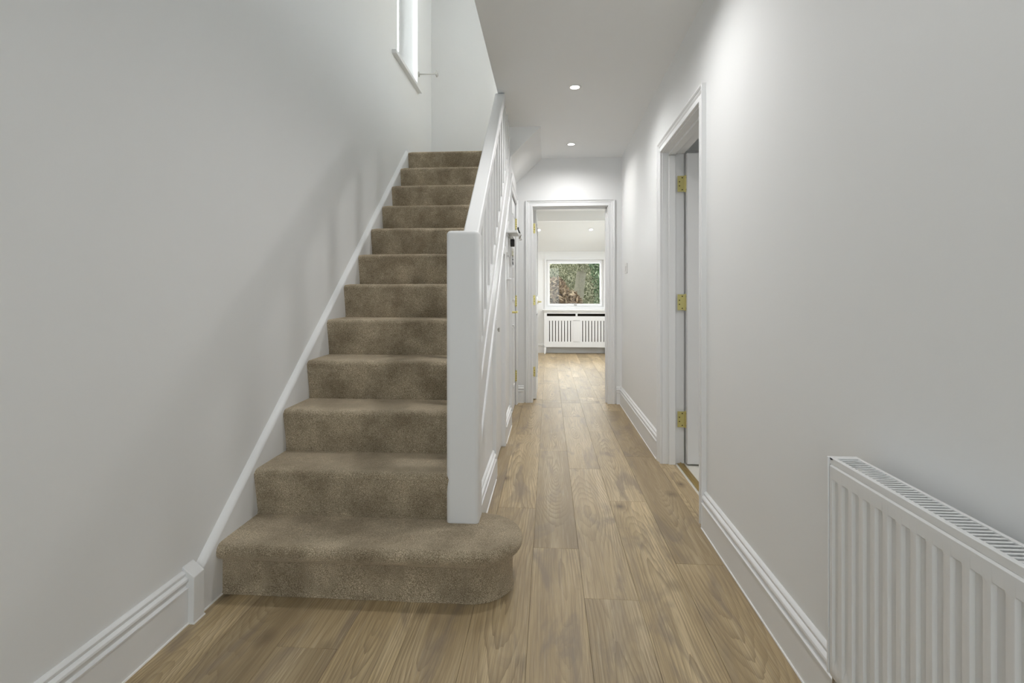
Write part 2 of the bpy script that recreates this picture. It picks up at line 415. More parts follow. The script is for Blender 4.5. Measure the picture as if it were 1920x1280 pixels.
# ------------------------------------------------------------------ skirting boards
SK = [(0, 0), (.020, 0), (.020, .112), (.0235, .114), (.0235, .119), (.0185, .120), (.0140, .124), (.0150, .130), (.0195, .136), (.0215, .1415), (.0200, .147),
      (.0150, .152), (.0105, .1535), (.0115, .158), (.0120, .163), (.0085, .168), (.003, .171), (0, .171)]
CK = [(0, 0), (.0245, 0), (.0235, .004), (.0, .006)]
def skirting(name, p0, p1, out, label, extra=()):
    bm = NB(); sweep(bm, SK, p0, p1, out)
    for a, b, oo in extra: sweep(bm, SK, a, b, oo)
    o = obj(name, bm, 'trim', smooth=True, angle=28); struct(o, label, 'baseboard')
    bm = NB(); sweep(bm, CK, p0, p1, out)
    for a, b, oo in extra: sweep(bm, CK, a, b, oo)
    obj('caulk_line', bm, 'caulk', o)
    return o
skirting('baseboard_left', (XL, YB, 0), (XL, 1.605, 0), (1, 0, 0), 'moulded white baseboard along the left wall before the stairs')
skirting('baseboard_right_near', (XR, YB, 0), (XR, 2.432, 0), (-1, 0, 0), 'moulded white baseboard at the right wall in front of the side doorway, behind the radiator')
skirting('baseboard_right_far', (XR, 3.435, 0), (XR, YD, 0), (-1, 0, 0), 'moulded white baseboard on the right wall between the two doorways',
         extra=[((XR, YD, 0), (.667, YD, 0), (0, -1, 0))])
skirting('baseboard_end', (-.325, YD, 0), (-.25, YD, 0), (0, -1, 0), 'short white baseboard piece at the hall end left of the kitchen doorway')
skirting('baseboard_kitchen', (-1.65, KB, 0), (-.06, KB, 0), (0, -1, 0), 'white kitchen baseboard left of the radiator cover')

# plinth block at the foot of the stair string
b = bx('trim_block', (XL, 1.603, 0), (-1.150, 1.655, .152), 'trim', bevel=.002)
me = b.data
for v in me.vertices:
    if v.co.z > .1 and v.co.x < 0: v.co.z += .032
struct(b, 'square white plinth block between left baseboard and stair string', 'trim')
bm = NB(); sweep(bm, CK, (-1.172, 1.601, 0), (-1.172, 1.657, 0), (1, 0, 0)); obj('caulk_line', bm, 'caulk', b)

# wall string (stair skirting) on the left wall with moulded cap
def zs(y): return .19 + .822*(y-1.70)
bm = NB()
ys, ye = 1.655, 4.24
ext_x(bm, [(ys, 0), (ye, 0), (ye, zs(ye)-.028), (ys, zs(ys)-.028)], XL, -1.166)
o = obj('trim_wall_string', bm, 'trim'); struct(o, 'white sloping stair string board fixed to the left wall', 'trim')
bm = NB()
cap = [(0, -.034), (.0245, -.034), (.0250, -.029), (.0235, -.022), (.019, -.014), (.012, -.007), (.005, -.002), (.0, 0)]
sweep(bm, cap, (XL, ys, zs(ys)), (XL, ye, zs(ye)), (1, 0, 0))
obj('string_cap', bm, 'trim', o, smooth=True)
bm = NB(); sweep(bm, CK, (-1.186, 1.657, 0), (-1.186, 1.775, 0), (1, 0, 0)); obj('caulk_line', bm, 'caulk', o)
# short level string at the top
bm = NB(); box(bm, (XL, ye, 2.2), (-1.172, YD, 2.29)); obj('landing_string', bm, 'trim', o)

# ------------------------------------------------------------------ staircase
st = empty('staircase', (-.75, 1.775, 0)); tag(st, 'straight staircase with taupe carpet, white newel and spindle balustrade', 'staircase')
XS0, XS1 = -1.166, -.352
def arc(cx, cz, r, a0, a1, n):
    return [(cx + r*math.cos(a0+(a1-a0)*i/n), cz + r*math.sin(a0+(a1-a0)*i/n)) for i in range(n+1)]
def step_mesh(k, width_noise=True):
    yr, zt, zb = Yr(k), Zt(k), Zt(k-1)
    n = .028; r = .024
    cy, cz = yr-n+r, zt-r
    yz = [(yr+.002, zb-.004), (yr-.002, zb+.02), (yr-.010, zb+.07)] + [(y, z) for y, z in arc(cy, cz, r, PI, PI/2, 7)]
    yb_ = Yr(k+1)+.004 if k < 12 else YD
    yz += [(cy+(yb_-cy)*.5, zt-.0015), (yb_, zt), (yb_, zt-.03), (yr+.03, zt-.03), (yr+.03, zb-.004)]
    bm = NB(); nx = 26
    def X(i): return XS0 + (XS1-XS0)*i/nx
    rows = []
    for i in range(nx+1):
        x = X(i); wob = .0012*math.sin(x*9+k*2.1)+.0008*math.sin(x*23+k)
        row = []
        # edges of the carpet roll under slightly
        e = min(i, nx-i); tuck = .004 if e == 0 else 0
        for j, (y, z) in enumerate(yz):
            f = 1 if 1 <= j <= 10 else 0
            row.append(bm.verts.new((x, y + wob*f + tuck*f, z + wob*.5*f*(j > 4) - tuck*(j > 4 and j < 11))))
        rows.append(row)
    m = len(yz)
    for a, b in zip(rows, rows[1:]):
        for j in range(m): bm.faces.new((a[j], b[j], b[(j+1) % m], a[(j+1) % m]))
    bm.faces.new(rows[0][::-1]); bm.faces.new(rows[-1])
    return bm
for k in range(2, 13):
    o = obj('carpeted_step', step_mesh(k), 'carpet', st, smooth=True, angle=50)
# bullnose first step
def dshape(front, cx, cy, r, yback, n=20):
    pts = [(XS0, yback), (XS0, front)]
    pts += [(cx + r*math.sin(a), cy - r*math.cos(a)) for a in [PI*i/n for i in range(n+1)]]
    return pts + [(-.36, cy+r), (-.36, yback)]
bm = NB()
layers = []
def lay(off, z):
    # outline offset outward by off from the riser outline
    cx, cy, r = -.278, 1.920, .145
    pts = [(XS0, 2.06), (XS0, cy-r-off)]
    for i in range(13): pts.append((XS0 + (cx-XS0)*(i+1)/14, cy-r-off + .0012*math.sin(i*1.7)))
    pts += [(cx + (r+off)*math.sin(PI*i/24), cy - (r+off)*math.cos(PI*i/24)) for i in range(25)]
    pts += [(-.352, cy+r+off), (-.352, 2.06+.02)]
    return [bm.verts.new((x, y, z)) for x, y in pts]
zt = Z1
spec = [(.004, .001), (0, .01), (-.001, .06), (-.001, .122), (.006, .128)]
nose = .036; rr = .029
spec += [(nose-rr + rr*math.cos(a), zt-rr + rr*math.sin(a)) for a in [-.42*PI + (.92*PI)*i/10 for i in range(11)]]
spec += [(-.05, zt+.001)]
for s in spec: layers.append(lay(*s))
n = len(layers[0])
for a, b in zip(layers, layers[1:]):
    for i in range(n): bm.faces.new((a[i], a[(i+1) % n], b[(i+1) % n], b[i]))
bm.faces.new(layers[0][::-1]); bm.faces.new(layers[-1])
tag(obj('carpeted_step', bm, 'carpet', st, smooth=True, angle=60), 'wide rounded bottom step')
# newel post
bx('newel_post', (-.394, 1.968, Z1-.01), (-.268, 2.075, 1.318), 'trim', st, bevel=.016, seg=5)
# handrail, clipped by the ceiling
def zr(y): return 1.325 + SL*(y-2.154)
top = ZC - .003
y0 = 2.06
yc = 2.154 + (top-1.325)/SL
hr = .072
ycb = 2.154 + (top-1.325+hr)/SL
bm = NB()
ext_x(bm, [(y0, zr(y0)-hr), (ycb, top), (yc, top), (y0, zr(y0))], -.362, -.296)
obj('handrail', bm, 'trim', st, bevel=.007, seg=4)
bm = NB()
ext_x(bm, [(y0, zr(y0)-hr-.018), (ycb+.02, top), (ycb-.02, top), (y0, zr(y0)-hr+.012)], -.352, -.306)
obj('handrail_fillet', bm, 'trim', st, bevel=.002)
# strings
def zT(y): return .878 + SL*(y-2.44)
ye2 = 4.215
bm = NB(); ext_x(bm, [(2.06, zT(2.06)-.11), (ye2, zT(ye2)-.11), (ye2, zT(ye2)), (2.06, zT(2.06))], -.352, -.312)
obj('base_rail', bm, 'trim', st, bevel=.002)
bm = NB(); ext_x(bm, [(2.05, max(.0, zT(2.05)-.30)), (ye2, zT(ye2)-.30), (ye2, zT(ye2)-.105), (2.05, zT(2.05)-.105)], -.348, -.304)
obj('outer_string', bm, 'trim', st, bevel=.003)
bm = NB(); ext_x(bm, [(2.05, zT(2.05)-.318), (ye2, zT(ye2)-.318), (ye2, zT(ye2)-.292), (2.05, zT(2.05)-.292)], -.33, -.294)
obj('string_moulding', bm, 'trim', st, bevel=.006, seg=3)
# balusters
for i in range(-2, 12):
    y = 2.44 + .146*i; d = .034
    zt0 = min(zr(y)-hr, top); zt1 = min(zr(y+d)-hr, top)
    bm = NB(); ext_x(bm, [(y, zT(y)-.01), (y+d, zT(y+d)-.01), (y+d, zt1+.005 if zt1 < top else top), (y, zt0+.005 if zt0 < top else top)], -.346, -.312)
    obj('baluster', bm, 'trim', st, bevel=.0015)

# turning top of the stairs (winder risers above the hall ceiling)
bm = NB(); box(bm, (XE, 4.24, 2.27), (XE+.02, YD, 2.455)); box(bm, (XE, 4.24, 2.44), (-.10, YD, 2.455)); box(bm, (-.10, 4.24, 2.455), (1.5, YD, 2.645)); box(bm, (XE, .5, 2.64), (1.5, 4.24, 2.65))
box(bm, (XL, YB, 2.64), (1.5, .5, 2.65))
struct(obj('floor_landing', bm, 'carpet'), 'taupe carpet of the upper landing', 'floor')

# ------------------------------------------------------------------ under-stair wall
XW = -.325
bm = NB()
def zu(y): return zT(y)-.30
ext_x(bm, [(2.05, 0), (3.02, 0), (3.02, zu(3.02)), (2.05, zu(2.05))], XW, XW-.03)
ext_x(bm, [(3.66, 0), (4.26, 0), (4.26, 2.2), (4.2, 2.2), (4.2, zu(4.2)), (3.66, zu(3.66))], XW, XW-.03)
def zdoor(y): return min(.955 + SL*(y-3.02), 1.36)
ext_x(bm, [(3.02, .965), (3.50, 1.365), (3.66, 1.365), (3.66, zu(3.66)), (3.02, zu(3.02))], XW, XW-.03)
ext_x(bm, [(4.26, 1.985), (5.08, 1.985), (5.08, 2.2), (4.26, 2.2)], XW, XW-.03)
ext_x(bm, [(5.08, 0), (YD, 0), (YD, 2.2), (5.08, 2.2)], XW, XW-.03)
box(bm, (XW, 4.20, 2.1), (XW-.03, 4.25, 2.44))
struct(obj('wall_understair', bm, 'wall'), 'white panelled wall under the stair string facing the hall', 'wall')
skirting('baseboard_understair_near', (XW, 2.04, 0), (XW, 2.990, 0), (1, 0, 0), 'moulded white baseboard under the stairs between newel and cupboard')
skirting('baseboard_understair_far', (XW, 3.72, 0), (XW, 4.245, 0), (1, 0, 0), 'moulded white baseboard between cupboard door and the hinged hall door')
# cupboard door with sloping head
cu = empty('door_3', (XW, 3.34, 0)); struct(cu, 'low white cupboard door under the stairs with sloping top', 'door')
bm = NB(); ext_x(bm, [(3.05, .008), (3.65, .008), (3.65, 1.355), (3.50, 1.355), (3.05, .985)], XW-.034, XW-.009); obj('door_panel', bm, 'trim', cu, bevel=.002)
bm = NB(); box(bm, (XW-.02, 2.99, 0), (-.3035, 3.052, .928)); obj('architrave', bm, 'trim', cu, bevel=.002)
bm = NB(); box(bm, (XW-.02, 3.650, 0), (-.305, 3.718, 1.42)); obj('architrave', bm, 'trim', cu, bevel=.002)
bm = NB(); ext_x(bm, [(2.992, .928), (3.052, .928), (3.52, 1.357), (3.652, 1.357), (3.652, 1.42), (3.50, 1.42)], XW-.02, -.309); obj('architrave', bm, 'trim', cu, bevel=.002)
bm = NB(); box(bm, (XW-.01, 3.27, .845), (XW+.004, 3.285, .86)); box(bm, (XW+.004, 3.264, .838), (XW+.012, 3.291, .864)); obj('knob', bm, 'steel', cu, bevel=.001)
bm = NB(); box(bm, (XW-.5, 3.0, 0), (XW-.45, 3.7, .95)); obj('cupboard_lining', bm, 'wall', cu)

# ------------------------------------------------------------------ door casings
AR = [(0, 0), (.012, 0), (.0155, .003), (.0155, .012), (.011, .014), (.011, .034), (.0145, .038), (.017, .045), (.0145, .050), (.019, .054), (.0225, .060), (.0225, .066), (.0, .066)]
def casing(name, kind, parent, fixed, a0, a1, zt, out):
    """moulded frame round an opening; a0..a1 inner clear width, mitred legs and head"""
    W = .066
    def pt(axis_v, z, d):
        return (fixed + out*d, axis_v, z) if kind == 'x' else (axis_v, fixed + out*d, z)
    for piece in range(3):
        bm = NB()
        if piece == 0:
            p0 = [pt(a0-wd, 0, d) for d, wd in AR]; p1 = [pt(a0-wd, zt+wd, d) for d, wd in AR]
        elif piece == 1:
            p0 = [pt(a1+wd, 0, d) for d, wd in AR]; p1 = [pt(a1+wd, zt+wd, d) for d, wd in AR]
        else:
            p0 = [pt(a0-wd, zt+wd, d) for d, wd in AR]; p1 = [pt(a1+wd, zt+wd, d) for d, wd in AR]
        prism(bm, p0, p1); obj('architrave', bm, 'trim', parent, smooth=True, angle=28)
def hinge(parent, kn, lx, z, d1, d2, h=.1):
    """kn: knuckle centre xy; leaves run from knuckle along unit vectors d1, d2 (xy); z centre"""
    hb = NB(); cyl(hb, (kn[0], kn[1], z-h/2), (kn[0], kn[1], z+h/2), .0062, n=12)
    for q in (-.3, -.1, .1, .3): cyl(hb, (kn[0], kn[1], z+q*h-.001), (kn[0], kn[1], z+q*h+.001), .0068, n=12)
    for s in (-1, 1): cyl(hb, (kn[0], kn[1], z+s*h/2), (kn[0], kn[1], z+s*(h/2+.004)), .005, .003, n=12)
    screws = []
    for d, nrm, wdt in (d1, d2):
        a = Vector((kn[0], kn[1])); b_ = a + Vector(d)*wdt; t = Vector(nrm)*.0022
        pts = [(a.x-t.x, a.y-t.y), (b_.x-t.x, b_.y-t.y), (b_.x+t.x, b_.y+t.y), (a.x+t.x, a.y+t.y)]
        ext_z(hb, pts, z-h/2, z+h/2)
        for i, zz in enumerate((-.38, -.13, .13, .38)):
            f = .40 if i in (0, 3) else .75
            c = a + Vector(d)*wdt*f
            screws.append((c, Vector(nrm), z+zz*h))
    ho = obj('hinge', hb, 'brass', parent)
    sb = NB()
    for c, nn, zz in screws:
        cyl(sb, (c.x, c.y, zz), (c.x+nn.x*.0032, c.y+nn.y*.0032, zz), .0042, n=8)
        cyl(sb, (c.x, c.y, zz), (c.x-nn.x*.0032, c.y-nn.y*.0032, zz), .0042, n=8)
    tag(obj('screws', sb, 'screw', ho), kind=None)

# right doorway, door_4
dr = empty('door_4', (.79, 2.93, 0)); struct(dr, 'white door standing open into the side room on the right', 'door')
YI0, YI1 = 2.498, 3.345
casing('architrave', 'x', dr, XR, YI0-.005, YI1+.005, 1.978, -1)
bm = NB(); box(bm, (XR-.001, YI1, 0), (.80, DY1+.01, DZ)); box(bm, (.80, YI1+.022, 0), (.86, DY1+.01, DZ)); box(bm, (.758, YI1-.012, 0), (.798, YI1+.005, DZ-.03)); obj('lining', bm, 'trim', dr, bevel=.001)
bm = NB(); box(bm, (XR-.001, YI0-.02, 0), (.86, YI0+.002, DZ)); box(bm, (.758, YI0, 0), (.798, YI0+.014, DZ-.03)); obj('lining', bm, 'trim', dr, bevel=.001)
bm = NB(); box(bm, (XR-.001, YI0, 1.973), (.86, YI1+.02, 2.0)); box(bm, (.758, YI0, 1.958), (.798, YI1, 1.98)); obj('lining', bm, 'trim', dr, bevel=.001)
leaf = bx('door_leaf', (.868, 3.322, .008), (1.63, 3.362, 1.965), 'trim', dr, bevel=.003)
for z0, z1 in ((.22, .88), (1.06, 1.82)):
    bm = NB()
    for x0 in (.975, 1.30):
        for a, b in (((x0, z0), (x0+.22, z0+.018)), ((x0, z1-.018), (x0+.22, z1)), ((x0, z0), (x0+.018, z1)), ((x0+.202, z0), (x0+.22, z1))):
            box(bm, (a[0], 3.314, a[1]), (b[0], 3.324, b[1]))
    obj('panel_moulding', bm, 'trim', leaf, bevel=.002)
for z in (1.778, 1.026, .283):
    hinge(dr, (.864, 3.352), 0, z, ((-1, .08), (.08, 1), .048), ((1, -.55), (.5, .9), .012))
bm = NB(); ext_z(bm, [(.815, 2.51), (.855, 2.51), (.855, 3.355), (.815, 3.355)], 0, .004); cyl(bm, (.835, 2.51, .002), (.835, 3.355, .002), .007, n=10)
tag(obj('threshold_strip', bm, 'brassd', dr), 'brass threshold strip')

# kitchen doorway, door_5
dk = empty('door_5', (.21, YD, 0)); struct(dk, 'white door at the hall end folded back into the kitchen', 'door')
XI0, XI1 = -.158, .578
casing('architrave', 'y', dk, YD, XI0-.005, XI1+.005, 1.958, -1)
bm = NB(); box(bm, (KX0, YD-.001, 0), (XI0, YD+.09, KZ)); box(bm, (KX0, YD+.09, 0), (XI0-.014, YD+.14, KZ)); obj('lining', bm, 'trim', dk, bevel=.001)
bm = NB(); box(bm, (XI1, YD-.001, 0), (KX1, YD+.14, KZ)); box(bm, (XI1-.013, YD+.05, 0), (XI1+.001, YD+.09, 1.955)); obj('lining', bm, 'trim', dk, bevel=.001)
bm = NB(); box(bm, (KX0, YD-.001, 1.953), (KX1, YD+.14, KZ)); box(bm, (XI0, YD+.05, 1.94), (XI1, YD+.09, 1.956)); obj('lining', bm, 'trim', dk, bevel=.001)
lf = bx('door_leaf', (-.166, YD+.135, .012), (-.128, YD+.86, 1.945), 'trim', dk, bevel=.002)
bm = NB()
for z0, z1 in ((.22, .88), (1.06, 1.82)):
    for y0 in (YD+.24, YD+.55):
        for a, b in (((y0, z0), (y0+.2, z0+.018)), ((y0, z1-.018), (y0+.2, z1)), ((y0, z0), (y0+.018, z1)), ((y0+.182, z0), (y0+.2, z1))):
            box(bm, (-.130, a[0], a[1]), (-.122, b[0], b[1]))
obj('panel_moulding', bm, 'trim', lf, bevel=.002)
for z in (1.76, 1.024, .291):
    hb = NB(); box(hb, (-.164, YD+.1315, z-.05), (-.138, YD+.136, z+.05)); cyl(hb, (-.168, YD+.133, z-.05), (-.168, YD+.133, z+.05), .006, n=12)
    ho = obj('hinge', hb, 'brass', dk)
    sb = NB()
    for i, q in enumerate((-.036, -.012, .012, .036)):
        xx = -.159 if i in (0, 3) else -.147
        cyl(sb, (xx, YD+.1312, z+q), (xx, YD+.133, z+q), .004, n=8)
    obj('screws', sb, 'screw', ho)
lb = NB(); cyl(lb, (-.128, YD+.80, 1.0), (-.09, YD+.80, 1.0), .008); cyl(lb, (-.128, YD+.80, 1.0), (-.122, YD+.80, 1.0), .025); tube(lb, [(-.092, YD+.80, 1.0), (-.09, YD+.70, 1.0)], .008)
obj('lever_handle', lb, 'brass', dk, smooth=True)

# hinged hall door on the left, door_6
dl = empty('door_6', (XW, 4.67, 0)); struct(dl, 'closed white panelled door on the left with brass hinges and lever handle', 'door')
casing('architrave', 'x', dl, XW, 4.318, 5.055, 1.965, 1)
lf = bx('door_leaf', (XW-.045, 4.322, .008), (XW-.004, 5.05, 1.96), 'trim', dl, bevel=.002)
bm = NB()
for z0, z1 in ((.22, .80), (1.02, 1.82)):
    for y0 in (4.42, 4.72):
        for a, b in (((y0, z0), (y0+.23, z0+.018)), ((y0, z1-.018), (y0+.23, z1)), ((y0, z0), (y0+.018, z1)), ((y0+.212, z0), (y0+.23, z1))):
            box(bm, (XW-.006, a[0], a[1]), (XW+.003, b[0], b[1]))
obj('panel_moulding', bm, 'trim', lf, bevel=.002)
for z in (1.767, 1.018, .286):
    hb = NB(); cyl(hb, (XW+.006, 5.052, z-.05), (XW+.006, 5.052, z+.05), .0075, n=12); box(hb, (XW-.003, 5.02, z-.05), (XW+.002, 5.06, z+.05))
    for s in (-1, 1): cyl(hb, (XW+.006, 5.052, z+s*.05), (XW+.006, 5.052, z+s*.056), .006, .003, n=12)
    ho = obj('hinge', hb, 'brass', dl)
    sb = NB()
    for q in (-.045, -.022, 0, .022, .045): cyl(sb, (XW+.006, 5.052, z+q-.0012), (XW+.006, 5.052, z+q+.0012), .008, n=12)
    obj('knuckle_joints', sb, 'screw', ho)
lb = NB(); cyl(lb, (XW-.004, 4.395, .928), (XW+.006, 4.395, .928), .026, n=24); cyl(lb, (XW+.004, 4.395, .928), (XW+.052, 4.395, .928), .009)
tube(lb, [(XW+.05, 4.387, .928), (XW+.052, 4.42, .928), (XW+.052, 4.48, .930), (XW+.046, 4.51, .928)], .009, 10)
obj('lever_handle', lb, 'brass', dl, smooth=True)
lb = NB(); cyl(lb, (XW-.004, 4.395, .862), (XW+.003, 4.395, .862), .011, n=16); cyl(lb, (XW+.003, 4.395, .862), (XW+.0035, 4.395, .862), .004, n=10); obj('keyhole_cover', lb, 'steel', dl)

# ------------------------------------------------------------------ key shelf and keys (on the under-stair wall)
ks = empty('key_shelf', (XW, 4.03, 1.45)); tag(ks, 'small white scalloped key shelf on the wall beyond the balustrade', 'shelf')
bm = NB(); box(bm, (XW, 3.90, 1.545), (-.238, 4.16, 1.562)); obj('shelf_board', bm, 'trim', ks, bevel=.002)
bm = NB()
pts = []
for i in range(21):
    t = i/20; y = 3.92 + .22*t; pts.append((y, 1.575 + .055*math.sin(t*PI) + .022*math.sin(t*PI*5)**2))
pts = [(3.92, 1.562)] + pts + [(4.14, 1.562)]
ext_x(bm, pts, XW, XW+.014); obj('crest', bm, 'trim', ks, smooth=True)
bm = NB()
pts = [(3.92, 1.545)] + [(3.92 + .22*i/20, 1.40 - .030*abs(math.sin(i/20*PI*3))) for i in range(21)] + [(4.14, 1.545)]
ext_x(bm, pts[::-1], XW, XW+.014); obj('back_board', bm, 'trim', ks, smooth=True)
for y in (3.95, 4.03, 4.11):
    bm = NB(); tube(bm, [(XW+.012, y, 1.524), (XW+.034, y, 1.518), (XW+.044, y, 1.522), (XW+.046, y, 1.530)], .003, 6); obj('hook', bm, 'steel', ks)
bm = NB(); box(bm, (XW, 3.955, 1.20), (XW+.012, 4.055, 1.372)); box(bm, (XW, 3.945, 1.192), (XW+.03, 4.065, 1.205)); obj('letter_pocket', bm, 'trim', ks, bevel=.002)

kb = empty('key_bunch', (XW+.045, 4.03, 1.49)); tag(kb, 'bunch of keys with black car fob hanging under the key shelf', 'keys')
x = XW+.045
bm = NB(); tube(bm, [(x, 4.03+.012*math.cos(a), 1.478+.014*math.sin(a)) for a in [2*PI*i/14 for i in range(15)]], .0014, 6); obj('ring', bm, 'steel', kb)
bm = NB(); ext_x(bm, [(4.012, 1.466), (4.048, 1.470), (4.056, 1.430), (4.044, 1.408), (4.018, 1.412), (4.006, 1.436)], x-.020, x+.014); obj('car_fob', bm, 'dark', kb, bevel=.004)
bm = NB()
for dx, dz in ((-.004, 0), (.004, -.006)):
    cyl(bm, (x+dx-.001, 4.03, 1.385+dz), (x+dx+.001, 4.03, 1.385+dz), .013, n=14); box(bm, (x+dx-.004, 4.026, 1.335+dz), (x+dx+.001, 4.034, 1.378+dz)); box(bm, (x+dx-.001, 4.034, 1.338+dz), (x+dx+.001, 4.038, 1.35+dz))
obj('door_key', bm, 'keym', kb)
bm = NB()
for i in range(5): cyl(bm, (x, 4.03, 1.34-i*.013), (x, 4.03, 1.331-i*.013), .0035 if i % 2 else .005, n=8)
box(bm, (x-.002, 4.022, 1.265), (x+.004, 4.046, 1.285)); obj('chain', bm, 'dark', kb)
bm = NB(); box(bm, (x-.006, 4.015, 1.168), (x+.010, 4.045, 1.245)); obj('plastic_tag', bm, 'pale', kb, bevel=.002)

kb.location.z += .042
kf = empty('key_fob', (-.236, 4.12, 1.545)); tag(kf, 'black key with a white patterned tag at the outer end of the key shelf', 'keys')
bm = NB(); cyl(bm, (-.250, 4.12, 1.604), (-.238, 4.12, 1.604), .011, n=12); prism(bm, [(-.250, 4.11, 1.60), (-.240, 4.11, 1.60), (-.222, 4.11, 1.562), (-.236, 4.11, 1.562)], [(-.250, 4.13, 1.60), (-.240, 4.13, 1.60), (-.222, 4.13, 1.562), (-.236, 4.13, 1.562)])
obj('fob', bm, 'dark', kf, bevel=.002)
bm = NB(); prism(bm, [(-.246, 4.10, 1.56), (-.226, 4.10, 1.565), (-.212, 4.10, 1.515), (-.232, 4.10, 1.508)], [(-.246, 4.14, 1.56), (-.226, 4.14, 1.565), (-.212, 4.14, 1.515), (-.232, 4.14, 1.508)])
t = obj('paper_tag', bm, 'pale', kf, bevel=.002)
bm = NB()
for i in range(4): box(bm, (-.238+.004*i, 4.0985, 1.522+.008*i), (-.226+.004*i, 4.1005, 1.526+.008*i))
obj('tag_print', bm, 'screw', t)

# ------------------------------------------------------------------ light switch
sw = empty('light_switch', (XR, 4.86, 1.275)); tag(sw, 'white light switch on the right wall near the hall end', 'light switch')
bx('switch_plate', (XR, 4.80, 1.275), (XR-.009, 4.92, 1.368), 'plate', sw, bevel=.002)
for y in (4.825, 4.87): bx('rocker', (XR-.008, y, 1.30), (XR-.013, y+.026, 1.343), 'plate', sw, bevel=.001)

# ------------------------------------------------------------------ radiator
ra = empty('radiator', (.66, .7, .22)); tag(ra, 'white panel radiator with vertical flutes and top grille on the right wall', 'radiator')
RX, RB, RT = .62, .224, .700
RY0, RY1 = .10, 1.195
bm = NB()
pitch = .0372; nf = int((RY1-RY0-.02)/pitch)
ysamp = [RY0, RY0+.004]; kinds = [0, 0]
first = RY1 - .0125
cols = []   # (y, depthfactor)
cols.append((RY1, 0, .006)); cols.append((RY1-.003, 0, 0))
for i in range(nf):
    s = first - i*pitch
    for dy, dpt in ((0, 0), (.0012, .2), (.0035, 1), (.0195, 1), (.0222, .2), (.0235, 0)):
        cols.append((s-dy, dpt, 0))
cols.append((RY0+.003, 0, 0)); cols.append((RY0, 0, .006))
rows_z = [(RT, 0, .012), (RT-.004, 0, .004), (RT-.010, 0, 0), (.664, 0, 0), (.6625, .25, 0), (.659, 1, 0), (.285, 1, 0), (.272, 1, 0), (.262, .6, 0), (.253, 0, 0), (RB+.008, 0, 0), (RB+.002, 0, .003), (RB, 0, .01)]
grid = []
for z, ez, rz_ in rows_z:
    grid.append([bm.verts.new((RX + .0055*d*ez + e + rz_, y, z)) for y, d, e in cols])
for a, b in zip(grid, grid[1:]):
    for i in range(len(cols)-1): bm.faces.new((a[i], a[i+1], b[i+1], b[i]))
o = obj('front_panel', bm, 'enamel', ra, smooth=True, angle=30)
sd = o.modifiers.new('solid', 'SOLIDIFY'); sd.thickness = .0015; sd.offset = -1
# side covers
for y0, y1 in ((RY1, RY1+.006), (RY0-.006, RY0)):
    bx('side_cover', (RX-.002, y0, RB+.005), (RX+.062, y1, .709), 'enamel', ra, bevel=.0015)
# grille frame
bm = NB()
box(bm, (RX+.002, RY0, .694), (RX+.012, RY1, .7085)); box(bm, (RX+.055, RY0, .690), (RX+.062, RY1, .7085)); box(bm, (RX+.002, RY1-.012, .703), (RX+.062, RY1, .7088)); box(bm, (RX+.002, RY0, .703), (RX+.062, RY0+.012, .7085))
obj('grille_frame', bm, 'enamel', ra, bevel=.001)
bm = NB(); y = RY1-.018
box(bm, (RX+.011, y-.0045, .7055), (RX+.056, y, .7065))
g0 = obj('grille_bar', bm, 'enamel', ra)
k = 1
while RY1-.018-.0116*k > RY0+.015:
    c = g0.copy(); C.objects.link(c); c.parent = ra; c.location = g0.location + Vector((0, -.0116*k, 0)); k += 1
# convector fins and back panel
bm = NB(); box(bm, (RX+.048, RY0+.01, RB+.01), (RX+.050, RY1-.01, .66)); yy = RY0+.02
obj('back_sheet', bm, 'enamel', ra)
bm = NB()
n = 44
for i in range(n):
    y = RY0+.02+(RY1-RY0-.04)*i/(n-1); box(bm, (RX+.014, y, RB+.05), (RX+.047, y+.001, .62))
tag(obj('convector_fins', bm, 'enamel', ra), kind='stuff')
for y in (.35, .95): bx('wall_bracket', (RX+.05, y, .3), (XR, y+.04, .62), 'enamel', ra)
# valve
va = empty('radiator_valve', (.652, 1.245, 0)); tag(va, 'white thermostatic valve at the far lower corner of the radiator', 'radiator valve')
bm = NB(); lathe(bm, [(.010, .214), (.013, .222), (.0165, .232), (.0165, .262), (.013, .274), (.006, .277)], (.652, 1.222, 0), n=20); obj('valve_head', bm, 'upvc', va, smooth=True)
bm = NB(); cyl(bm, (.652, 1.222, .175), (.652, 1.222, .218), .010, n=14); cyl(bm, (.652, 1.222, .192), (.652, 1.202, .192), .009, n=6+6); cyl(bm, (.652, 1.222, .165), (.652, 1.222, .182), .012, n=6); obj('valve_body', bm, 'steel', va)
bm = NB(); cyl(bm, (.652, 1.222, .0), (.652, 1.222, .17), .0075, n=14); obj('supply_pipe', bm, 'upvc', va)

# ------------------------------------------------------------------ radiator cover in the kitchen
rc = empty('radiator_cover', (.5, 9.66, 0)); tag(rc, 'white slatted radiator cover below the kitchen window', 'radiator cover')
X0, X1, FY = -.085, 1.105, 9.575
bx('cover_top', (X0-.03, FY-.025, .795), (X1+.03, KB, .822), 'trim', rc, bevel=.004)
bx('cornice', (X0-.012, FY-.012, .770), (X1+.012, KB-.01, .795), 'trim', rc, bevel=.005)
bm = NB()
xm = (X0+X1)/2; e = .035
